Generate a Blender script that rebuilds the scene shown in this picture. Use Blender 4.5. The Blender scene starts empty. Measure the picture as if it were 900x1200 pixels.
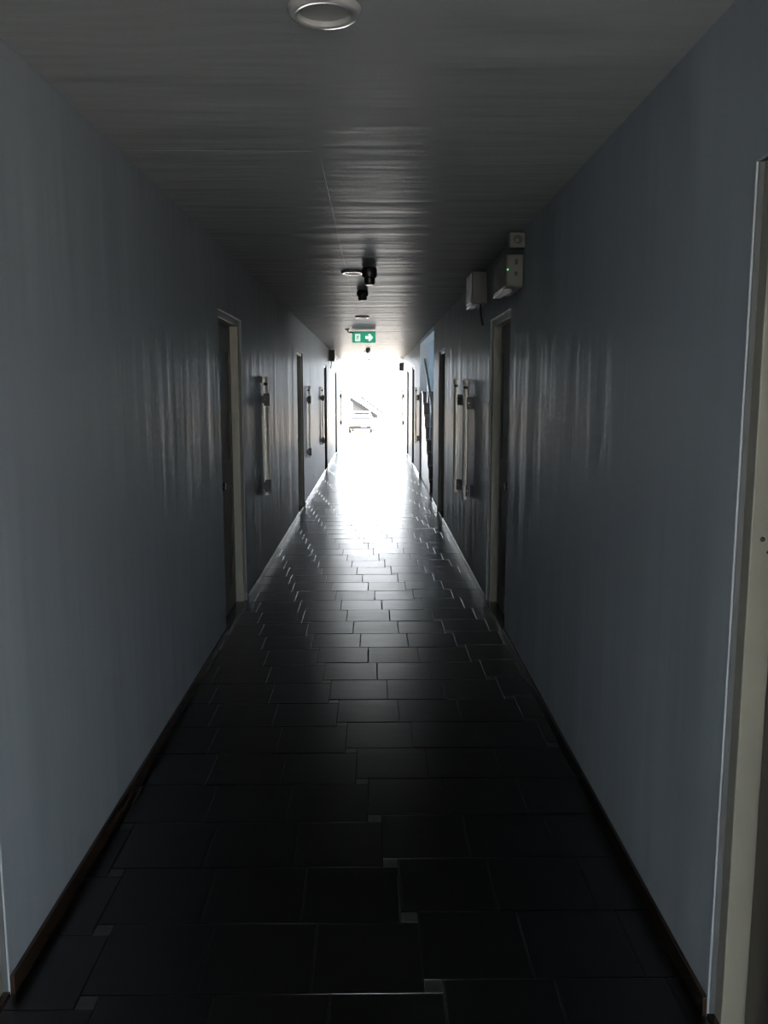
import bpy, bmesh, math, random
from mathutils import Vector, Matrix
random.seed(11)
S = bpy.context.scene
COL = S.collection
PI = math.pi

# ------------------------------------------------------------------ camera
F_PX, W_PX, H_PX = 1000.0, 900.0, 1200.0
EYE = Vector((0.0, 0.0, 1.57))
PITCH = math.radians(8.082)          # downwards
YAW = math.radians(0.681)            # to the right of the corridor axis
cd = bpy.data.cameras.new('camera'); cam = bpy.data.objects.new('camera', cd); COL.objects.link(cam)
cd.sensor_fit = 'VERTICAL'; cd.sensor_height = 36.0; cd.sensor_width = 27.0
cd.lens = F_PX / H_PX * 36.0
cd.clip_start = 0.05; cd.clip_end = 600
cam.location = EYE
cam.rotation_euler = (PI/2 - PITCH, 0, -YAW)
S.camera = cam

# ------------------------------------------------------------------ sky, sun, exposure
SKY = 16.0
w = bpy.data.worlds.new('sky'); S.world = w; w.use_nodes = True
nt = w.node_tree; nt.nodes.clear()
bg = nt.nodes.new('ShaderNodeBackground'); wo = nt.nodes.new('ShaderNodeOutputWorld')
bg.inputs['Color'].default_value = (0.88, 0.94, 1.0, 1); bg.inputs['Strength'].default_value = SKY
nt.links.new(bg.outputs[0], wo.inputs[0])
sd = bpy.data.lights.new('sun', 'SUN'); sun = bpy.data.objects.new('sun', sd); COL.objects.link(sun)
sd.energy = 76.0; sd.angle = math.radians(3); sd.color = (1.0, 0.83, 0.70)
sun.rotation_euler = Vector((-0.25, -0.55, -1.0)).to_track_quat('-Z', 'Y').to_euler()
vs = S.view_settings
vs.view_transform = 'Standard'; vs.look = 'None'; vs.gamma = 1.0; vs.use_curve_mapping = False
vs.exposure = 0.0

# ------------------------------------------------------------------ materials
def mat(name, col, rough=0.5, spec=0.5, metal=0.0, noise=None, bump=None, emit=None, coat=0.0, coat_rough=0.1):
    """noise = (scale xyz, amount): colour variation; bump = [(scale xyz, strength, distance, detail), ...]"""
    m = bpy.data.materials.new(name); m.use_nodes = True
    n = m.node_tree.nodes; l = m.node_tree.links
    b = n['Principled BSDF']
    b.inputs['Base Color'].default_value = (*col, 1)
    b.inputs['Roughness'].default_value = rough
    b.inputs['Specular IOR Level'].default_value = spec
    b.inputs['Metallic'].default_value = metal
    b.inputs['Coat Weight'].default_value = coat
    b.inputs['Coat Roughness'].default_value = coat_rough
    g = n.new('ShaderNodeNewGeometry')
    def tex(scale, detail=3.0):
        mp = n.new('ShaderNodeMapping'); mp.inputs['Scale'].default_value = scale
        l.new(g.outputs['Position'], mp.inputs['Vector'])
        t = n.new('ShaderNodeTexNoise'); t.inputs['Scale'].default_value = 1.0; t.inputs['Detail'].default_value = detail
        l.new(mp.outputs[0], t.inputs['Vector'])
        return t
    if noise:
        t = tex(noise[0], 5.0)
        r = n.new('ShaderNodeValToRGB')
        r.color_ramp.elements[0].position = 0.3; r.color_ramp.elements[1].position = 0.7
        a = noise[1]
        r.color_ramp.elements[0].color = (*[c*(1-a) for c in col], 1)
        r.color_ramp.elements[1].color = (*[min(1, c*(1+a)) for c in col], 1)
        l.new(t.outputs['Fac'], r.inputs['Fac']); l.new(r.outputs[0], b.inputs['Base Color'])
    if bump:
        prev = None
        for sc, st, dist, det in bump:
            t = tex(sc, det)
            bp = n.new('ShaderNodeBump'); bp.inputs['Strength'].default_value = st; bp.inputs['Distance'].default_value = dist
            l.new(t.outputs['Fac'], bp.inputs['Height'])
            if prev: l.new(prev.outputs[0], bp.inputs['Normal'])
            prev = bp
        l.new(prev.outputs[0], b.inputs['Normal'])
    if emit:
        b.inputs['Emission Color'].default_value = (*emit[0], 1); b.inputs['Emission Strength'].default_value = emit[1]
    return m

def sheen(name, col, rough, ior=1.45, noise=None, bump=None, trans=0.0, gloss=1.0, dist='BECKMANN'):
    """diffuse base under a dielectric gloss layer with a Gaussian (Beckmann) lobe"""
    m = mat(name, col, rough, 0.5, noise=noise, bump=bump)
    n = m.node_tree.nodes; l = m.node_tree.links
    p = n['Principled BSDF']; out = n['Material Output']
    d = n.new('ShaderNodeBsdfDiffuse'); g = n.new('ShaderNodeBsdfAnisotropic'); f = n.new('ShaderNodeFresnel'); mx = n.new('ShaderNodeMixShader')
    g.distribution = dist; g.inputs['Roughness'].default_value = rough; g.inputs['Color'].default_value = (gloss, gloss, gloss, 1)
    f.inputs['IOR'].default_value = ior
    d.inputs['Color'].default_value = (*col, 1)
    for lk in list(p.inputs['Base Color'].links): l.new(lk.from_socket, d.inputs['Color'])
    for lk in list(p.inputs['Normal'].links):
        l.new(lk.from_socket, d.inputs['Normal']); l.new(lk.from_socket, g.inputs['Normal']); l.new(lk.from_socket, f.inputs['Normal'])
    base = d.outputs[0]
    if trans:
        t = n.new('ShaderNodeBsdfTranslucent'); t.inputs['Color'].default_value = (*col, 1)
        m2 = n.new('ShaderNodeMixShader'); m2.inputs['Fac'].default_value = trans
        l.new(d.outputs[0], m2.inputs[1]); l.new(t.outputs[0], m2.inputs[2]); base = m2.outputs[0]
    l.new(f.outputs[0], mx.inputs['Fac']); l.new(base, mx.inputs[1]); l.new(g.outputs[0], mx.inputs[2])
    l.new(mx.outputs[0], out.inputs['Surface'])
    n.remove(p)
    return m

M = {}
M['wall'] = sheen('blue_wall_paint', (0.40, 0.448, 0.485), 0.33, 1.45, gloss=0.23, dist='GGX', noise=((1.3, 1.3, 0.5), 0.05),
                bump=[((2.6, 2.6, 0.30), 0.85, 0.026, 3.5), ((60, 60, 60), 0.12, 0.002, 2.0)])
M['ceiling'] = sheen('ceiling_paint', (0.43, 0.452, 0.457), 0.31, 1.42, gloss=0.16, dist='GGX', noise=((1.1, 1.1, 1.1), 0.04),
                   bump=[((0.6, 3.6, 1.0), 0.8, 0.026, 3.5), ((55, 55, 55), 0.10, 0.002, 2.0)])
M['tile'] = sheen('dark_slate_tile', (0.002, 0.0019, 0.002), 0.293, 1.75, noise=((6, 6, 6), 0.25),
                bump=[((5, 12, 5), 0.18, 0.006, 3.0), ((60, 60, 60), 0.08, 0.001, 2.0)])
M['inlay'] = sheen('grey_inlay_tile', (0.045, 0.045, 0.042), 0.32, 1.9, noise=((9, 9, 9), 0.2))
M['inlay_dark'] = mat('dark_inlay_tile', (0.03, 0.03, 0.03), 0.18, 0.5)
M['grout'] = mat('dark_grout', (0.02, 0.019, 0.018), 0.85, 0.2)
M['skirting'] = mat('brown_skirting_tile', (0.030, 0.018, 0.012), 0.25, 0.5, noise=((4, 4, 8), 0.3))
M['jamb'] = mat('cream_frame_paint', (0.26, 0.25, 0.20), 0.40, 0.5, noise=((2, 2, 5), 0.08))
M['bead'] = mat('pale_edge_bead', (0.38, 0.42, 0.45), 0.4, 0.5)
M['leaf'] = mat('brown_door_leaf', (0.085, 0.075, 0.060), 0.40, 0.5, noise=((3, 14, 0.8), 0.18))
M['brass'] = mat('dull_knob_metal', (0.30, 0.29, 0.26), 0.25, 0.5, metal=1.0)
M['black'] = mat('black_plastic', (0.012, 0.012, 0.013), 0.4, 0.5)
M['white_plastic'] = sheen('white_plastic', (0.44, 0.45, 0.44), 0.24, 1.5)
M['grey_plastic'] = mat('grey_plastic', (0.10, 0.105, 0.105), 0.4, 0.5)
M['box_paint'] = mat('beige_box_paint', (0.075, 0.078, 0.066), 0.4, 0.5)
M['lens'] = mat('frosted_lens', (0.34, 0.34, 0.335), 0.30, 0.5)
M['batten'] = mat('frosted_tube_cover', (0.78, 0.74, 0.66), 0.55, 0.5)
M['batten'].node_tree.nodes['Principled BSDF'].inputs['Transmission Weight'].default_value = 0.32
M['batten'].node_tree.nodes['Principled BSDF'].inputs['IOR'].default_value = 1.15
M['bracket'] = mat('dark_bracket', (0.035, 0.033, 0.032), 0.4, 0.5)
M['sign_green'] = mat('lit_green_panel', (0.02, 0.30, 0.18), 0.4, 0.4, emit=((0.02, 0.36, 0.20), 0.75))
M['sign_white'] = mat('lit_white_symbol', (0.8, 0.8, 0.8), 0.4, 0.4, emit=((0.9, 1.0, 0.95), 0.95))
M['led'] = mat('green_led', (0.1, 0.6, 0.2), 0.3, 0.5, emit=((0.25, 1.0, 0.40), 1.2))
M['stair_wall'] = mat('stair_wall_blue', (0.30, 0.42, 0.54), 0.5, 0.4, noise=((2, 2, 2), 0.04))
M['stair'] = mat('dark_stair_stone', (0.035, 0.030, 0.030), 0.35, 0.5, noise=((5, 5, 5), 0.2))
M['steel'] = mat('handrail_steel', (0.45, 0.47, 0.48), 0.30, 0.5, metal=1.0)
M['concrete'] = mat('yard_concrete', (0.50, 0.49, 0.46), 0.8, 0.3, noise=((0.6, 0.6, 0.6), 0.10))
M['car_paint'] = mat('cream_car_paint', (0.62, 0.56, 0.40), 0.3, 0.5, coat=0.5)
M['car_glass'] = mat('dark_car_glass', (0.02, 0.023, 0.026), 0.2, 0.12)
M['rubber'] = mat('tyre_rubber', (0.02, 0.02, 0.02), 0.8, 0.3)
M['chrome'] = mat('bright_metal', (0.6, 0.6, 0.6), 0.2, 0.5, metal=1.0)
M['lamp_glass'] = mat('headlamp_glass', (0.75, 0.70, 0.50), 0.1, 0.5)
M['plate_blue'] = mat('blue_plate', (0.10, 0.14, 0.40), 0.4, 0.5)
M['roof_grey'] = mat('grey_roof_sheet', (0.022, 0.023, 0.024), 0.9, 0.05, noise=((1, 1, 1), 0.08))
M['shed_wall'] = mat('pale_shed_wall', (0.06, 0.06, 0.058), 0.9, 0.05, noise=((0.8, 0.8, 0.8), 0.06))
M['glass'] = mat('window_glass', (0.9, 0.95, 1.0), 0.02, 0.5)
M['glass'].node_tree.nodes['Principled BSDF'].inputs['Transmission Weight'].default_value = 1.0
M['glass'].node_tree.nodes['Principled BSDF'].inputs['IOR'].default_value = 1.05

# ------------------------------------------------------------------ builders
def bx(bm, x0, x1, y0, y1, z0, z1, bev=0.0):
    b2 = bmesh.new()
    vs_ = [b2.verts.new((x, y, z)) for x in (x0, x1) for y in (y0, y1) for z in (z0, z1)]
    for f in ((0, 1, 3, 2), (4, 6, 7, 5), (0, 4, 5, 1), (2, 3, 7, 6), (0, 2, 6, 4), (1, 5, 7, 3)):
        b2.faces.new([vs_[i] for i in f])
    if bev: bmesh.ops.bevel(b2, geom=list(b2.edges), offset=bev, segments=2, affect='EDGES', profile=0.5)
    merge(bm, b2); return bm
def merge(bm, b2, mtx=None):
    if mtx is not None: bmesh.ops.transform(b2, matrix=mtx, verts=b2.verts)
    me = bpy.data.meshes.new('tmp'); b2.to_mesh(me); b2.free(); bm.from_mesh(me); bpy.data.meshes.remove(me)
def lathe(bm, prof, seg=28, mtx=None):
    """prof: [(radius, z)] open profile around Z"""
    b2 = bmesh.new(); rings = []
    for r, z in prof:
        if r < 1e-6: rings.append([b2.verts.new((0, 0, z))])
        else: rings.append([b2.verts.new((r*math.cos(2*PI*i/seg), r*math.sin(2*PI*i/seg), z)) for i in range(seg)])
    for a, b in zip(rings, rings[1:]):
        for i in range(seg):
            j = (i+1) % seg
            q = [a[i % len(a)], a[j % len(a)], b[j % len(b)], b[i % len(b)]]
            u = []
            for v in q:
                if v not in u: u.append(v)
            if len(u) > 2: b2.faces.new(u)
    bmesh.ops.recalc_face_normals(b2, faces=b2.faces)
    merge(bm, b2, mtx); return bm
def tube(bm, pts, r, seg=10):
    pts = [Vector(p) for p in pts]; b2 = bmesh.new(); rings = []
    for i, p in enumerate(pts):
        d = (pts[min(i+1, len(pts)-1)] - pts[max(i-1, 0)]).normalized()
        a = d.orthogonal().normalized(); b = d.cross(a)
        if rings:                                   # keep rings aligned
            ref = rings[-1][0].co - pts[i-1]; a = (ref - d*ref.dot(d)).normalized(); b = d.cross(a)
        rings.append([b2.verts.new(p + a*r*math.cos(2*PI*k/seg) + b*r*math.sin(2*PI*k/seg)) for k in range(seg)])
    for a, b in zip(rings, rings[1:]):
        for k in range(seg): b2.faces.new((a[k], a[(k+1) % seg], b[(k+1) % seg], b[k]))
    b2.faces.new(rings[0][::-1]); b2.faces.new(rings[-1])
    bmesh.ops.recalc_face_normals(b2, faces=b2.faces)
    merge(bm, b2); return bm
def prism(bm, poly, axis, a0, a1):
    """poly in the two other axes, extruded along axis from a0 to a1"""
    b2 = bmesh.new()
    def P(u, v, a): return {0: (a, u, v), 1: (u, a, v), 2: (u, v, a)}[axis]
    lo = [b2.verts.new(P(u, v, a0)) for u, v in poly]; hi = [b2.verts.new(P(u, v, a1)) for u, v in poly]
    n = len(poly)
    b2.faces.new(lo); b2.faces.new(hi[::-1])
    for i in range(n): b2.faces.new((lo[i], hi[i], hi[(i+1) % n], lo[(i+1) % n]))
    bmesh.ops.recalc_face_normals(b2, faces=b2.faces)
    merge(bm, b2); return bm
def mesh_of(name, bm, m, smooth=False):
    me = bpy.data.meshes.new(name); bm.to_mesh(me); bm.free()
    me.materials.append(M[m])
    if smooth:
        me.polygons.foreach_set('use_smooth', [True]*len(me.polygons))
        try: me.set_sharp_from_angle(angle=math.radians(40))
        except Exception: pass
    return me
def obj(name, bm, m, parent=None, smooth=False, loc=None):
    o = bpy.data.objects.new(name, mesh_of(name, bm, m, smooth)); COL.objects.link(o)
    if parent is not None: o.parent = parent
    if loc is not None: o.location = loc
    return o
def tag(o, label, cat, group=None, kind=None):
    o['label'] = label; o['category'] = cat
    if group: o['group'] = group
    if kind: o['kind'] = kind
    return o
def thing(name, label, cat, loc=(0, 0, 0), rotz=0.0, group=None, kind=None):
    o = bpy.data.objects.new(name, None); COL.objects.link(o)
    o.location = loc; o.rotation_euler = (0, 0, rotz); o.empty_display_size = 0.1
    return tag(o, label, cat, group, kind)
def copy_thing(root, loc, label, mirror=False):
    r = root.copy(); COL.objects.link(r); r.location = loc; r['label'] = label
    for ch in root.children:
        c = ch.copy(); COL.objects.link(c); c.parent = r
        for g in ch.children:
            d = g.copy(); COL.objects.link(d); d.parent = c
    return r
def B(): return bmesh.new()

# ------------------------------------------------------------------ the shell
XL, XR, HC = -0.955, 0.840, 2.465
Y0, Y1 = -2.8, 26.0
TH = 0.16
REAR = Y0 + 0.75            # the wall on the stair side starts here, the unseen corner before it is left open for near-wall light
DOOR_H = 2.07
L_DOORS = [(1.13, 2.05), (5.36, 6.28), (10.75, 11.67), (16.60, 17.52), (21.30, 22.22)]
R_DOORS = [(1.03, 1.95), (5.33, 6.25), (10.20, 11.12), (17.85, 18.77), (20.70, 21.62)]
STAIR = (12.10, 15.65)
ST_X1, ST_H = 2.45, 4.4

def wall_mesh(side, openings, tall=None):
    """side -1 left / +1 right; openings are door bays"""
    bm = B(); xi = XL if side < 0 else XR
    def seg(y0, y1, z0, z1):
        bx(bm, *( (xi-TH, xi) if side < 0 else (xi, xi+TH) ), y0, y1, z0, z1)
    y = Y0 if side < 0 else REAR          # the rear corner on this side stands open
    ops = [(a, b, DOOR_H) for a, b in openings]
    if tall: ops.append((*tall, HC))
    for a, b, h in sorted(ops):
        seg(y, a, 0, HC)
        if h < HC: seg(a, b, h, HC)
        y = b
    seg(y, Y1, 0, HC)
    # masonry behind the door bays, closes the rooms
    for a, b in openings:
        bx(bm, *((xi-TH-0.06, xi-TH) if side < 0 else (xi+TH, xi+TH+0.06)), a-0.1, b+0.1, 0, DOOR_H+0.1)
    return bm
wl = obj('wall_left', wall_mesh(-1, L_DOORS), 'wall')
tag(wl, 'long pale blue painted wall with five door bays, facing the stair opening', 'wall', kind='structure')
wr = obj('wall_right', wall_mesh(1, R_DOORS, STAIR), 'wall')
tag(wr, 'long pale blue painted wall broken by the stair opening', 'wall', kind='structure')

# ceiling: a slab with large boards under it
cb = B(); bx(cb, XL-TH, XR+TH, Y0, Y1, HC+0.010, HC+0.20)
ceil = obj('ceiling', cb, 'ceiling')
tag(ceil, 'pale painted corridor ceiling of large flush boards', 'ceiling', kind='structure')
SEAM_X = -0.205
for (x0, x1, off) in ((XL, SEAM_X, 3.38), (SEAM_X, XR, 3.50)):
    y = off - 2.44*3
    while y < Y1:
        a, b = max(y, Y0), min(y+2.44, Y1)
        if b - a > 0.05:
            dz = random.uniform(-0.0008, 0.0008)
            p = B(); bx(p, x0+0.0002, x1-0.0002, a+0.0012, b-0.0012, HC+dz, HC+0.012)
            obj('ceiling_panel', p, 'ceiling', ceil)
        y += 2.44

# floor: screed with staggered square tiles and small inlay tiles
fb = B(); bx(fb, XL-TH, XR+TH, Y0, Y1, -0.12, -0.0035)
floor = obj('floor', fb, 'grout')
tag(floor, 'dark glossy tiled corridor floor, tiles stepped row by row', 'floor', kind='structure')
A_, B_ = 0.301, 0.052
G_ = 0.0035
C0 = (0.157 - B_/2, 2.073 - B_/2)         # lower-left corner of one inlay tile
def tile_bm(wd, dp, hgt=0.010, bev=0.0025, drop=0.0010):
    """flat-topped tile with softly worn edges, origin at its centre on top"""
    bm = B(); hw, hd = wd/2, dp/2
    lay = [(hw, hd, -hgt), (hw, hd, -drop), (max(hw-bev, hw*0.3), max(hd-bev, hd*0.3), 0)]
    rr = [[bm.verts.new((sx*a, sy*b, z)) for sx, sy in ((-1, -1), (1, -1), (1, 1), (-1, 1))] for a, b, z in lay]
    for p, q in zip(rr, rr[1:]):
        for i in range(4): bm.faces.new((p[i], p[(i+1) % 4], q[(i+1) % 4], q[i]))
    bm.faces.new(rr[-1])
    return bm
def full_mesh(key, wd, dp, m, cache={}):
    k = (key, round(wd, 3), round(dp, 3))
    if k not in cache: cache[k] = mesh_of(key, tile_bm(wd, dp), m)
    return cache[k]
tiles, inlays = [], []
for j in range(-20, 95):                   # rows away from the camera: v = (-b, a)
    for i in range(-4, 8):                 # modules across: u = (3a, b)
        ox = C0[0] + i*3*A_ - j*B_; oy = C0[1] + i*B_ + j*A_
        # inlay at (ox, oy); its module of three tiles lies to the left: [ox-3a, ox] x [oy, oy+a]
        if ox+B_ > XL and ox < XR and Y0 < oy < Y1-B_: inlays.append((max(ox, XL), min(ox+B_, XR), oy, oy+B_))
        for k in range(3):
            x0 = ox - 3*A_ + k*A_; x1 = x0 + A_
            x0, x1 = max(x0, XL), min(x1, XR)
            y0, y1 = max(oy, Y0), min(oy+A_, Y1)
            if x1-x0 > 0.02 and y1-y0 > 0.02: tiles.append((x0, x1, y0, y1))
tiles.sort(key=lambda t: (t[2] < 1.55, t[2]))
def place_tile(t, name, m, rot):
    wd, dp = t[1]-t[0]-G_, t[3]-t[2]-G_
    o = bpy.data.objects.new(name, full_mesh(name, wd, dp, m)); COL.objects.link(o); o.parent = floor
    o.location = ((t[0]+t[1])/2, (t[2]+t[3])/2, random.uniform(-0.0006, 0.0006))
    o.rotation_euler = (random.gauss(0, rot), random.gauss(0, rot), 0)
for t in tiles[:300]: place_tile(t, 'floor_tile', 'tile', 0.0022)
rest = B()
for t in tiles[300:]:
    merge(rest, tile_bm(t[1]-t[0]-G_, t[3]-t[2]-G_), Matrix.Translation(((t[0]+t[1])/2, (t[2]+t[3])/2, random.uniform(-0.0006, 0.0006)))
          @ Matrix.Rotation(random.gauss(0, 0.0022), 4, 'X') @ Matrix.Rotation(random.gauss(0, 0.0022), 4, 'Y'))
ro = obj('far_floor_tiles', rest, 'tile', floor); ro['kind'] = 'stuff'
rest_i = B()
for t in inlays:
    if t[1]-t[0] < 0.012: continue
    if 1.5 < t[2] < 12.0: place_tile(t, 'inlay_tile', 'inlay', 0.006)
    else: merge(rest_i, tile_bm(t[1]-t[0]-G_, t[3]-t[2]-G_), Matrix.Translation(((t[0]+t[1])/2, (t[2]+t[3])/2, 0)))
ri = obj('far_inlay_tiles', rest_i, 'inlay', floor); ri['kind'] = 'stuff'

# skirting
def skirting(side, gaps):
    bm = B(); xi = XL if side < 0 else XR; y = Y0 if side < 0 else REAR
    for a, b in sorted(gaps) + [(Y1, Y1)]:
        if a > y: bx(bm, *((xi, xi+0.012) if side < 0 else (xi-0.012, xi)), y, a, 0.0005, 0.055, 0.002)
        y = b
    return bm
bl = obj('baseboard_left', skirting(-1, L_DOORS), 'skirting')
tag(bl, 'low dark brown skirting below the unbroken blue wall', 'baseboard', kind='structure')
br = obj('baseboard_right', skirting(1, R_DOORS + [STAIR]), 'skirting')
tag(br, 'low dark brown skirting below the wall with the stair opening', 'baseboard', kind='structure')

# unseen masonry at the rear and above, added to shape the light
hd = B(); bx(hd, XL-TH, -0.10, Y0-0.16, Y0-0.001, 0, 2.249); bx(hd, XL-TH, XR+TH, Y0-0.16, Y0-0.001, 2.25, HC+0.2); bx(hd, XR, XR+TH, Y0-0.001, REAR-0.001, 2.25, HC+0.2)  # pier and lintel added out of view to cut the daylight from behind
tag(obj('rear_light_baffle', hd, 'wall'), 'unseen blue pier and lintel added to limit daylight at the open rear corner', 'wall', kind='structure')
us = B(); bx(us, -8.0, XR+TH, Y0-0.16, Y1, HC+0.201, 9.0)  # added block, never in view, keeps the sun off the rear ground
tag(obj('upper_sun_blocker', us, 'wall'), 'plain unseen storeys above the corridor, added to shade the rear ground', 'wall', kind='structure')

# ------------------------------------------------------------------ doors
def make_door(n, side, y0, y1, label):
    xi = XL if side < 0 else XR
    root = thing('door_%d' % n, label, 'door', (xi, (y0+y1)/2, 0), kind='structure')
    wd = y1 - y0; h = DOOR_H; s = side              # local: +s*x goes into the wall
    def lx(a, b): return (min(s*a, s*b), max(s*a, s*b))
    # frame set a little back from the wall face
    f = B()
    bx(f, *lx(0.018, 0.150), -wd/2, -wd/2+0.045, 0, h, 0.003)
    bx(f, *lx(0.018, 0.150), wd/2-0.045, wd/2, 0, h, 0.003)
    bx(f, *lx(0.018, 0.150), -wd/2+0.045, wd/2-0.045, h-0.045, h, 0.003)
    fr = obj('door_frame', f, 'jamb', root)
    # rounded plaster bead along the wall edge of the bay
    e = B()
    for yy in (-wd/2, wd/2):
        tube(e, [(s*0.002, yy, 0.06), (s*0.002, yy, h+0.002)], 0.003, 8)
    tube(e, [(s*0.002, -wd/2, h), (s*0.002, wd/2, h)], 0.004, 8)
    obj('edge_bead', e, 'bead', root, True)
    q = B()  # dark strips on the reveal, standing in for the shade of the gap
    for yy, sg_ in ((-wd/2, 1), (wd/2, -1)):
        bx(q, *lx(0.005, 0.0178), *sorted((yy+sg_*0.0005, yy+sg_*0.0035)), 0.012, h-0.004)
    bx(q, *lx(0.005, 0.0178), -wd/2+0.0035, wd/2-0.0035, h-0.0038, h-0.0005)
    obj('gap_shade_strip', q, 'grey_plastic', root)
    # leaf: a slab with two sunk fields
    lf = B(); lw = wd/2-0.048
    bx(lf, *lx(0.074, 0.114), -lw, lw, 0.012, h-0.048, 0.002)
    leaf = obj('door_leaf', lf, 'leaf', root)
    for z0, z1 in ((0.14, 0.92), (1.06, h-0.20)):
        p = B()
        for a, b, c, d in ((-lw+0.10, lw-0.10, z0, z0+0.035), (-lw+0.10, lw-0.10, z1-0.035, z1),
                           (-lw+0.10, -lw+0.135, z0+0.035, z1-0.035), (lw-0.135, lw-0.10, z0+0.035, z1-0.035)):
            bx(p, *lx(0.067, 0.0737), a, b, c, d, 0.003)
        obj('panel_moulding', p, 'leaf', leaf)
    # knob near the camera-side edge
    k = B(); mt = Matrix.Translation((s*0.074, -lw+0.10, 0.955)) @ Matrix.Rotation(s*-PI/2, 4, 'Y')
    lathe(k, [(0, 0.002), (0.030, 0.002), (0.030, 0.008), (0.012, 0.012), (0.011, 0.034), (0.024, 0.044), (0.028, 0.056), (0.022, 0.068), (0, 0.072)], 20, mt)
    obj('knob', k, 'brass', leaf, True)
    # threshold
    t = B(); bx(t, *lx(0.0, 0.150), -wd/2, wd/2, 0.0005, 0.011, 0.002)
    obj('threshold', t, 'skirting', root)
    return root
dl = ['brown door in the bay nearest the open rear end of the blue wall opposite the stairs',
      'brown door with cream frame just before the first tube lamp on the wall opposite the stairs',
      'brown door with cream frame almost opposite the stair opening',
      'brown door on the wall opposite the stairs, just before the high box with a cord',
      'last brown door before the bright exit on the wall opposite the stairs']
dr = ['brown door in the bay with a chipped cream frame, on the wall of the stair opening',
      'brown door with cream frame below the high boxes with the green light',
      'brown door with cream frame next to the stair opening',
      'brown door just beyond the stair opening',
      'last brown door before the bright exit on the stair side']
n = 1
for (a, b), t in zip(L_DOORS, dl): make_door(n, -1, a, b, t); n += 1
for (a, b), t in zip(R_DOORS, dr): make_door(n, 1, a, b, t); n += 1
# two paint chips on the far jamb of the nearest door on the stair side
rd = [o for o in COL.objects if o.name == 'door_6'][0]
for (dx, z, r) in ((0.045, 1.235, 0.006), (0.060, 1.205, 0.0045)):
    c = B(); lathe(c, [(0, 0.0), (r, 0.0), (r*0.7, 0.0012), (0, 0.0016)], 10,
                   Matrix.Translation((dx, 0.46-0.045, z)) @ Matrix.Rotation(PI/2, 4, 'X'))
    obj('paint_chip', c, 'bracket', rd)

# ------------------------------------------------------------------ stairwell on the right
sb = B()
bx(sb, XR+TH, ST_X1+0.15, STAIR[1], STAIR[1]+0.15, 0, ST_H)            # far wall
bx(sb, XR+TH, ST_X1+0.15, STAIR[0]-0.15, STAIR[0], 0, ST_H)            # near wall
WY0, WY1, WZ0, WZ1 = 13.1, 14.6, 1.3, 2.5                             # window in the back wall
bx(sb, ST_X1, ST_X1+0.15, STAIR[0], WY0, 0, ST_H); bx(sb, ST_X1, ST_X1+0.15, WY1, STAIR[1], 0, ST_H)
bx(sb, ST_X1, ST_X1+0.15, WY0, WY1, 0, WZ0); bx(sb, ST_X1, ST_X1+0.15, WY0, WY1, WZ1, ST_H)
bx(sb, XR, ST_X1+0.15, STAIR[0]-0.15, STAIR[1]+0.15, ST_H, ST_H+0.15)   # roof
bx(sb, XR, XR+TH, STAIR[0], STAIR[1], HC-0.06, HC, 0)                   # shallow lintel
tag(obj('wall_stairwell', sb, 'stair_wall'), 'blue walls of the stairwell beside the corridor', 'wall', kind='structure')
sf = B(); bx(sf, XR, ST_X1, STAIR[0], STAIR[1], -0.12, 0.0)
tag(obj('floor_stairwell', sf, 'stair'), 'dark floor at the foot of the stairs', 'floor', kind='structure')
wn = thing('window_1', 'tall stairwell window with a pale frame', 'window', (ST_X1+0.07, (WY0+WY1)/2, WZ0), kind='structure')
hw, hh = (WY1-WY0)/2, WZ1-WZ0
fb = B()
for a, b, c, d in ((-hw, hw, 0, 0.05), (-hw, hw, hh-0.05, hh), (-hw, -hw+0.05, 0.05, hh-0.05), (hw-0.05, hw, 0.05, hh-0.05), (-0.03, 0.03, 0.05, hh-0.05)):
    bx(fb, -0.03, 0.03, a, b, c, d)
obj('window_frame', fb, 'white_plastic', wn)
for s in (-1, 1):
    g = B(); bx(g, -0.003, 0.003, *((-hw+0.05, -0.03) if s < 0 else (0.03, hw-0.05)), 0.05, hh-0.05)
    obj('pane', g, 'glass', wn)
SX0, SX1, SY = XR+TH*0.15, 1.95, 13.15
RISE, RUN, NST = 0.195, 0.275, 8
stair = thing('staircase', 'dark stone staircase rising beside the corridor behind the opening', 'stairs', (SX0, SY, 0))
for i in range(NST):
    b = B(); bx(b, 0, SX1-SX0, i*RUN, (i+1)*RUN + (0.001 if i < NST-1 else STAIR[1]-SY-NST*RUN-0.002), 0.001, (i+1)*RISE-0.035, 0.0)
    st = obj('riser', b, 'stair', stair)
    b = B(); bx(b, -0.012, SX1-SX0, i*RUN-0.025, (i+1)*RUN-0.001 if i < NST-1 else STAIR[1]-SY-0.003, (i+1)*RISE-0.0345, (i+1)*RISE, 0.006)
    obj('tread', b, 'stair', stair)
b = B(); tube(b, [(0.06, 0.33, 1.20), (0.06, 0.42, 1.30), (0.06, 2.25, 2.05), (0.06, 2.38, 2.12)], 0.022, 12); rail = obj('handrail', b, 'steel', stair, True)
rail['label'] = 'grey metal handrail'
for i in (1, 3, 6):
    b = B(); yy = i*RUN+0.14; tube(b, [(0.06, yy, (i+1)*RISE), (0.06, yy, 1.30+(yy-0.42)*0.41)], 0.013, 10); obj('post', b, 'steel', rail, True)

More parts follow.
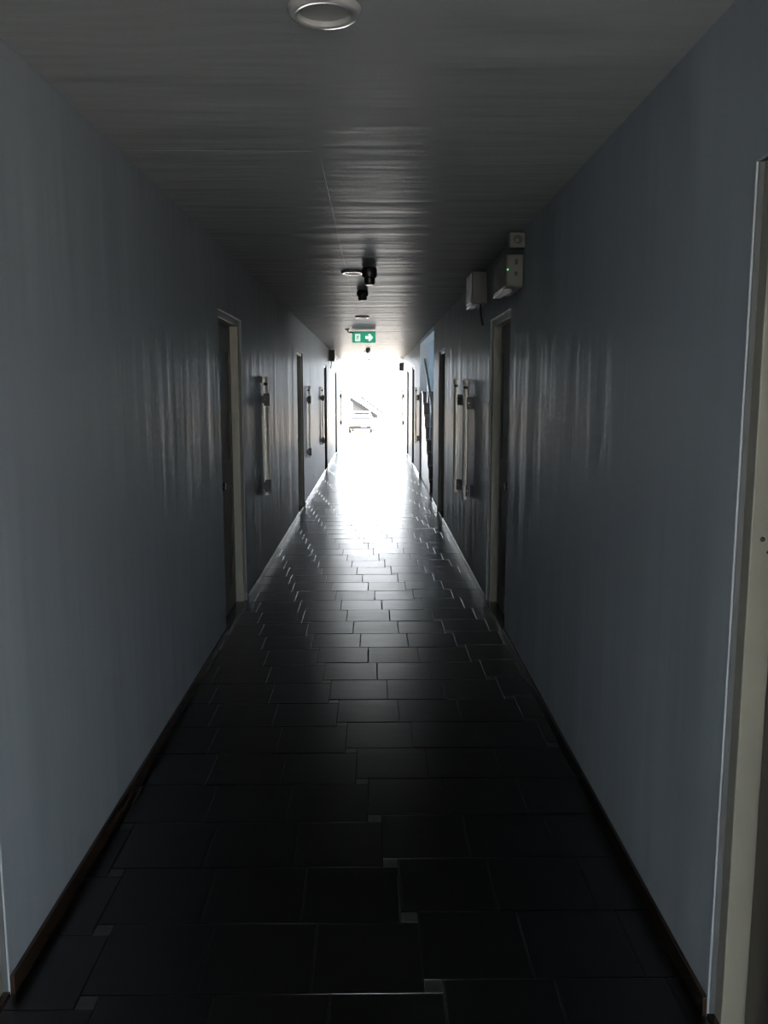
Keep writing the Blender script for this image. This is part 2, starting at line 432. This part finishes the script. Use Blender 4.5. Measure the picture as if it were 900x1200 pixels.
# ------------------------------------------------------------------ wall tube lamps
def make_tube_lamp(side, y, z0, z1, label):
    xi = XL if side < 0 else XR; s = -side            # local +s*x points into the corridor
    root = thing('wall_tube_lamp', label, 'wall lamp', (xi, y, z0), group='pale vertical tube lamps on the corridor walls')
    L = z1-z0
    def lx(a, b): return (min(s*a, s*b), max(s*a, s*b))
    off = 0.026 if side < 0 else 0.046             # the tube stands further off on the stair side
    b = B(); tube(b, [(s*off, 0, 0.0), (s*off, 0, L-0.075)], 0.0215, 18); obj('tube', b, 'batten', root, True)
    b = B(); tube(b, [(s*off, 0, L-0.050), (s*off, 0, L)], 0.0255, 18); obj('cap', b, 'batten', root, True)
    b = B(); tube(b, [(s*off, 0, L-0.075), (s*off, 0, L-0.050)], 0.017, 14); obj('neck', b, 'bracket', root, True)
    for zc in (L-0.195, 0.085):
        br_ = B(); bx(br_, *((lx(0.016, 0.066)) if side < 0 else lx(0.0005, 0.036)), -0.060, -0.0225, zc-0.052, zc+0.052, 0.004)
        bo = obj('bracket', br_, 'bracket', root)
        if side < 0:
            br_ = B(); bx(br_, *lx(0.0005, 0.020), -0.050, -0.0245, zc-0.030, zc+0.030, 0.002); obj('foot', br_, 'bracket', bo)
        k = B(); lathe(k, [(0, 0), (0.006, 0), (0.006, 0.007), (0.003, 0.010), (0, 0.010)], 12,
                       Matrix.Translation((s*0.024, -0.060, zc)) @ Matrix.Rotation(PI/2, 4, 'X'))
        obj('screw', k, 'chrome', bo, True)
    return root
make_tube_lamp(-1, 7.42, 0.67, 1.69, 'pale vertical tube lamp with dark brackets past the second door opposite the stair side')
make_tube_lamp(-1, 12.28, 0.62, 1.64, 'pale vertical tube lamp facing the stair opening, just past a door')
make_tube_lamp(-1, 15.50, 0.60, 1.64, 'pale vertical tube lamp facing the far edge of the stair opening')
make_tube_lamp(-1, 24.30, 0.60, 1.62, 'pale vertical tube lamp near the exit on the wall opposite the stairs')
make_tube_lamp(1, 7.46, 0.62, 1.66, 'pale vertical tube lamp on the stair side, first after the high boxes')
make_tube_lamp(1, 8.32, 0.58, 1.68, 'pale vertical tube lamp on the stair side, second after the high boxes')
make_tube_lamp(1, 16.10, 0.60, 1.64, 'pale vertical tube lamp just beyond the stair opening')
make_tube_lamp(1, 24.00, 0.60, 1.62, 'pale vertical tube lamp near the exit on the stair side')

# ------------------------------------------------------------------ high boxes
def emergency_box(side, y, z0, z1, label, cord=True):
    xi = XL if side < 0 else XR; s = -side
    root = thing('emergency_light_box', label, 'light box', (xi, y, z0), group='high emergency light boxes with cords')
    h = z1-z0
    def lx(a, b): return (min(s*a, s*b), max(s*a, s*b))
    b = B(); bx(b, *lx(0.0005, 0.115), 0.0, 0.30, 0.0, h, 0.008); body = obj('housing', b, 'box_paint', root)
    b = B(); bx(b, *lx(0.1155, 0.126), 0.012, 0.288, 0.012, h-0.012, 0.004); obj('diffuser', b, 'white_plastic', root)
    b = B(); bx(b, *lx(0.070, 0.124), 0.02, 0.28, -0.014, -0.0005, 0.004); obj('bottom_rail', b, 'white_plastic', root)
    b = B(); tube(b, [(s*0.046, 0.03, 0.0), (s*0.046, 0.028, -0.03), (s*0.040, 0.026, -0.09), (s*0.028, 0.022, -0.155)], 0.009, 8); obj('cord', b, 'black', root, True)
    return root
emergency_box(1, 6.45, 2.205, 2.440, 'beige box high on the wall above the door with the green light, cord hanging down')
emergency_box(-1, 18.6, 2.205, 2.440, 'beige box with short cord, high on the wall opposite the stairs')
emergency_box(1, 24.4, 2.13, 2.365, 'beige box with short cord, high on the stair side near the exit')
# charger with the green light
pb = thing('power_box', 'beige wall box with a small green light above the door', 'power box', (XR, 4.88, 2.14))
b = B(); bx(b, -0.105, -0.0005, 0.0, 0.48, 0.0, 0.185, 0.012); obj('housing', b, 'box_paint', pb)
for zz, hh_ in ((0.125, 0.030), (0.065, 0.022)):
    b = B(); bx(b, -0.055, -0.037, -0.004, 0.0105, zz, zz+hh_, 0.002); obj('slot', b, 'black', pb)
b = B(); lathe(b, [(0, 0), (0.0055, 0), (0.0045, 0.004), (0, 0.006)], 12, Matrix.Translation((-0.094, -0.0, 0.098)) @ Matrix.Rotation(PI/2, 4, 'X')); obj('indicator', b, 'led', pb, True)
b = B(); bx(b, -0.112, -0.060, 0.06, 0.46, -0.012, -0.0005, 0.004); obj('bottom_rail', b, 'white_plastic', pb)
so = thing('wall_socket', 'small square socket box just above the box with the green light', 'socket', (XR, 4.86, 2.352))
b = B(); bx(b, -0.090, -0.0005, 0.0, 0.075, 0.0, 0.085, 0.006); obj('back_box', b, 'box_paint', so)
b = B(); lathe(b, [(0.024, 0), (0.024, 0.004), (0.019, 0.005), (0.019, 0.0005), (0.0, 0.0005)], 20, Matrix.Translation((-0.046, 0.0, 0.043)) @ Matrix.Rotation(PI/2, 4, 'X')); obj('socket_ring', b, 'black', so, True)
b = B(); lathe(b, [(0, 0.001), (0.009, 0.001), (0.009, 0.006), (0, 0.007)], 14, Matrix.Translation((-0.048, 0.0, 0.040)) @ Matrix.Rotation(PI/2, 4, 'X')); obj('socket_face', b, 'grey_plastic', so, True)

# ------------------------------------------------------------------ ceiling fittings
def downlight(x, y, label):
    root = thing('downlight', label, 'downlight', (x, y, HC), group='round ceiling downlights')
    b = B(); lathe(b, [(0.064, -0.001), (0.064, -0.0155), (0.066, -0.017), (0.078, -0.017), (0.083, -0.014), (0.088, -0.0022)], 40); obj('trim_ring', b, 'white_plastic', root, True)
    b = B(); lathe(b, [(0.0, -0.0060), (0.050, -0.0055), (0.0630, -0.0040), (0.0630, -0.0022)], 40); obj('lens', b, 'lens', root, True)
    return root
downlight(-0.115, 2.165, 'round white downlight directly before the first ceiling seam')
downlight(-0.160, 6.66, 'round white downlight beside the dark smoke detectors')
downlight(-0.140, 10.62, 'round white downlight just before the green exit sign')
downlight(-0.140, 19.80, 'round white downlight beyond the green exit sign')
def detector(x, y, m, label, r=0.054, h=0.095):
    root = thing('smoke_detector', label, 'smoke detector', (x, y, HC-0.0017), group='smoke detectors on the corridor ceiling')
    b = B(); lathe(b, [(0, 0), (r*0.86, 0), (r, -h*0.10), (r, -h*0.42), (r*0.90, -h*0.55), (r*0.62, -h*0.60)], 28); obj('base', b, m, root, True)
    b = B(); lathe(b, [(r*0.62, -h*0.56), (r*0.74, -h*0.62), (r*0.74, -h*0.86), (r*0.52, -h), (0, -h)], 28); obj('sensor_head', b, m, root, True)
    for k in range(3):
        a = 2*PI*k/3 + 0.52; b = B()
        bx(b, -0.004, 0.004, -0.004, 0.004, -h*0.60, -h*0.46)
        bmesh.ops.translate(b, verts=b.verts, vec=(r*0.88*math.cos(a), r*0.88*math.sin(a), 0)); obj('clip', b, 'white_plastic', root)
    return root
detector(-0.030, 6.44, 'black', 'larger black smoke detector beside a downlight', 0.056, 0.125)
detector(-0.100, 7.88, 'black', 'smaller dark smoke detector just beyond the larger black one', 0.053, 0.090)
detector(-0.120, 18.5, 'white_plastic', 'white smoke detector beyond the green exit sign', 0.050, 0.10)
detector(-0.130, 25.0, 'white_plastic', 'small white smoke detector close to the bright exit', 0.040, 0.05)

# exit sign hanging across the corridor
sg = thing('exit_sign', 'lit green exit sign with running figure and white arrow hanging from ceiling', 'exit sign', (-0.145, 12.95, HC-0.0017))
SW, SH = 0.350, 0.155; ZT = -0.030
b = B(); bx(b, -SW/2, SW/2, 0.0, 0.035, ZT-SH, ZT, 0.003); obj('housing', b, 'grey_plastic', sg)
b = B(); bx(b, -SW/2, SW/2, -0.012, 0.047, ZT+0.0005, ZT+0.012, 0.002); obj('top_bar', b, 'white_plastic', sg)
for s in (-1, 1):
    b = B(); tube(b, [(s*0.12, 0.017, ZT+0.011), (s*0.12, 0.017, 0.0)], 0.006, 8); obj('hanger', b, 'white_plastic', sg)
b = B(); bx(b, -SW/2+0.002, SW/2-0.002, -0.0035, -0.0005, ZT-SH+0.002, ZT-0.002); face = obj('green_panel', b, 'sign_green', sg)
zc = ZT-SH/2
b = B(); prism(b, [(-0.13, zc-0.055), (-0.055, zc-0.055), (-0.055, zc+0.050), (-0.13, zc+0.050)], 1, -0.0055, -0.0037); obj('white_doorway', b, 'sign_white', face)
# running figure: head, torso, limbs
fig = B()
lathe(fig, [(0, 0), (0.008, 0), (0.008, 0.0015), (0, 0.0015)], 12, Matrix.Translation((-0.082, -0.0057, zc+0.036)) @ Matrix.Rotation(PI/2, 4, 'X'))
def limb(x0, z0, x1, z1, r=0.0045):
    d = Vector((x1-x0, z1-z0)).normalized(); nx, nz = -d.y*r, d.x*r
    prism(fig, [(x0+nx, z0+nz), (x1+nx, z1+nz), (x1-nx, z1-nz), (x0-nx, z0-nz)], 1, -0.0072, -0.0057)
limb(-0.086, zc+0.026, -0.096, zc-0.006, 0.007)
limb(-0.096, zc-0.006, -0.078, zc-0.018); limb(-0.078, zc-0.018, -0.084, zc-0.042)
limb(-0.096, zc-0.006, -0.104, zc-0.028); limb(-0.104, zc-0.028, -0.122, zc-0.032)
limb(-0.087, zc+0.022, -0.070, zc+0.008); limb(-0.087, zc+0.022, -0.106, zc+0.012); limb(-0.106, zc+0.012, -0.112, zc-0.006)
obj('running_figure', fig, 'sign_green', face)
b = B(); prism(b, [(0.022, zc-0.022), (0.075, zc-0.022), (0.062, zc-0.052), (0.090, zc-0.052), (0.137, zc), (0.090, zc+0.052), (0.062, zc+0.052), (0.075, zc+0.022), (0.022, zc+0.022)], 1, -0.0055, -0.0037); obj('arrow', b, 'sign_white', face)

# small ceiling fitting beside the sign
cf = thing('ceiling_spotlight', 'small grey and white ceiling fitting beside the green exit sign', 'spotlight', (-0.385, 12.75, HC-0.0017))
b = B(); lathe(b, [(0, 0), (0.035, 0), (0.035, -0.010), (0.012, -0.016), (0, -0.016)], 20); obj('base', b, 'grey_plastic', cf, True)
b = B(); tube(b, [(0, 0, -0.012), (0.01, 0, -0.040), (0.03, 0, -0.048)], 0.008, 8); obj('arm', b, 'grey_plastic', cf, True)
b = B(); tube(b, [(0.028, -0.02, -0.050), (0.085, 0.02, -0.046)], 0.016, 12); obj('head', b, 'white_plastic', cf, True)

# ------------------------------------------------------------------ outdoors beyond both ends
GZ = -1.30
g = B()
prof = [(-60.0, -0.14), (Y0-6, -0.135), (Y1+0.6, -0.14), (Y1+0.6, -0.45), (32.0, -0.55), (46.0, GZ), (160.0, GZ), (160, GZ-1.2), (-60, GZ-1.2)]
prism(g, prof, 0, -80, 80)
tag(obj('ground', g, 'concrete'), 'pale sunlit concrete yard outside the corridor', 'ground', kind='structure')
ap = B(); bx(ap, -2.2, 2.2, Y1+0.001, Y1+0.599, -0.139, -0.012, 0.004)
tag(obj('door_step', ap, 'concrete'), 'pale concrete step outside the bright exit', 'step', kind='structure')

# parked car, seen from the front beyond the exit
car = thing('parked_car', 'cream parked car with a blue plate in the yard beyond the exit', 'car', (-0.85, 60.5, GZ), math.radians(-3))
def loft(bm, secs):
    """secs: list of (y, [(x, z), ...]) closed rings of equal length"""
    rings = [[bm.verts.new((x, y, z)) for x, z in ring] for y, ring in secs]
    nn = len(rings[0])
    for a, b in zip(rings, rings[1:]):
        for i in range(nn): bm.faces.new((a[i], a[(i+1) % nn], b[(i+1) % nn], b[i]))
    bm.faces.new(rings[0]); bm.faces.new(rings[-1][::-1])
    bmesh.ops.recalc_face_normals(bm, faces=bm.faces); return bm
def ring(hw_, z0, z1, r=0.09):
    return [(-hw_+r, z0), (hw_-r, z0), (hw_, z0+r), (hw_, z1-r*1.6), (hw_-r*1.6, z1), (-hw_+r*1.6, z1), (-hw_, z1-r*1.6), (-hw_, z0+r)]
b = loft(B(), [(-1.95, ring(0.70, 0.34, 0.66)), (-1.85, ring(0.78, 0.26, 0.74)), (-1.3, ring(0.82, 0.24, 0.84)), (-0.75, ring(0.82, 0.24, 0.90)),
               (1.2, ring(0.82, 0.24, 0.92)), (1.75, ring(0.80, 0.26, 0.90)), (1.95, ring(0.74, 0.34, 0.80))])
body = obj('body', b, 'car_paint', car, True)
b = loft(B(), [(-0.80, ring(0.70, 0.88, 0.93, 0.02)), (-0.25, ring(0.62, 0.88, 1.36, 0.08)), (0.15, ring(0.62, 0.88, 1.42, 0.08)), (1.0, ring(0.60, 0.88, 1.38, 0.08)), (1.65, ring(0.68, 0.88, 0.95, 0.02))])
obj('cabin', b, 'car_glass', car, True)
b = loft(B(), [(-0.30, ring(0.58, 1.36, 1.40, 0.012)), (0.15, ring(0.60, 1.40, 1.455, 0.015)), (1.0, ring(0.57, 1.37, 1.42, 0.012))])
obj('roof', b, 'car_paint', car, True)
b = B(); bx(b, -0.76, 0.76, -2.02, -1.86, 0.28, 0.50, 0.03); bp_ = obj('bumper', b, 'roof_grey', car)
b = B(); bx(b, 0.08, 0.46, -2.032, -2.021, 0.40, 0.52, 0.003); obj('number_plate', b, 'plate_blue', bp_)
b = B(); bx(b, -0.40, 0.40, -1.990, -1.90, 0.53, 0.63, 0.01); obj('grille', b, 'black', car)
for s in (-1, 1):
    b = B(); lathe(b, [(0, 0.0), (0.09, 0.0), (0.08, 0.03), (0, 0.045)], 18, Matrix.Translation((s*0.56, -1.93, 0.60)) @ Matrix.Rotation(PI/2, 4, 'X')); obj('headlamp', b, 'lamp_glass', car, True)
    b = B(); bx(b, s*0.80-0.07, s*0.80+0.07, -0.62, -0.55, 0.92, 1.02, 0.015); obj('wing_mirror', b, 'car_paint', car)
    for yy in (-1.25, 1.25):
        b = B(); lathe(b, [(0.0, -0.085), (0.20, -0.085), (0.29, -0.075), (0.30, 0.0), (0.29, 0.075), (0.20, 0.085), (0, 0.085)], 24, Matrix.Translation((s*0.74, yy, 0.30)) @ Matrix.Rotation(PI/2, 4, 'Y'))
        wh = obj('wheel', b, 'rubber', car, True)
        b = B(); lathe(b, [(0, 0), (0.17, 0), (0.15, 0.012), (0, 0.018)], 16, Matrix.Translation((s*0.826, yy, 0.30)) @ Matrix.Rotation(s*PI/2, 4, 'Y')); obj('hub_cap', b, 'chrome', wh, True)

# lean-to shed behind the car
sh = thing('lean_to_shed', 'small pale shed with two sloping grey roof sheets behind the parked car', 'shed', (-0.75, 68.0, GZ))
b = B(); prism(b, [(-0.95, 0), (0.85, 0), (0.85, 0.75), (-0.95, 1.95)], 1, 0.0, 2.6); obj('wall', b, 'shed_wall', sh)
def sheet(x0, z0, x1, z1, t, y0, y1, name):
    b = B(); prism(b, [(x0, z0), (x1, z1), (x1, z1+t), (x0, z0+t)], 1, y0, y1); return obj(name, b, 'roof_grey', sh)
sheet(-1.15, 2.09, 1.05, 0.62, 0.30, -0.3, 2.8, 'roof_sheet')
sheet(-0.35, 2.40, 1.60, 0.95, 0.12, -0.3, 2.8, 'roof_sheet')
for xx, zz in ((-0.2, 2.28), (0.75, 1.54)):
    b = B(); bx(b, xx-0.03, xx+0.03, -0.02, 0.04, zz-0.68, zz, 0); obj('strut', b, 'roof_grey', sh)
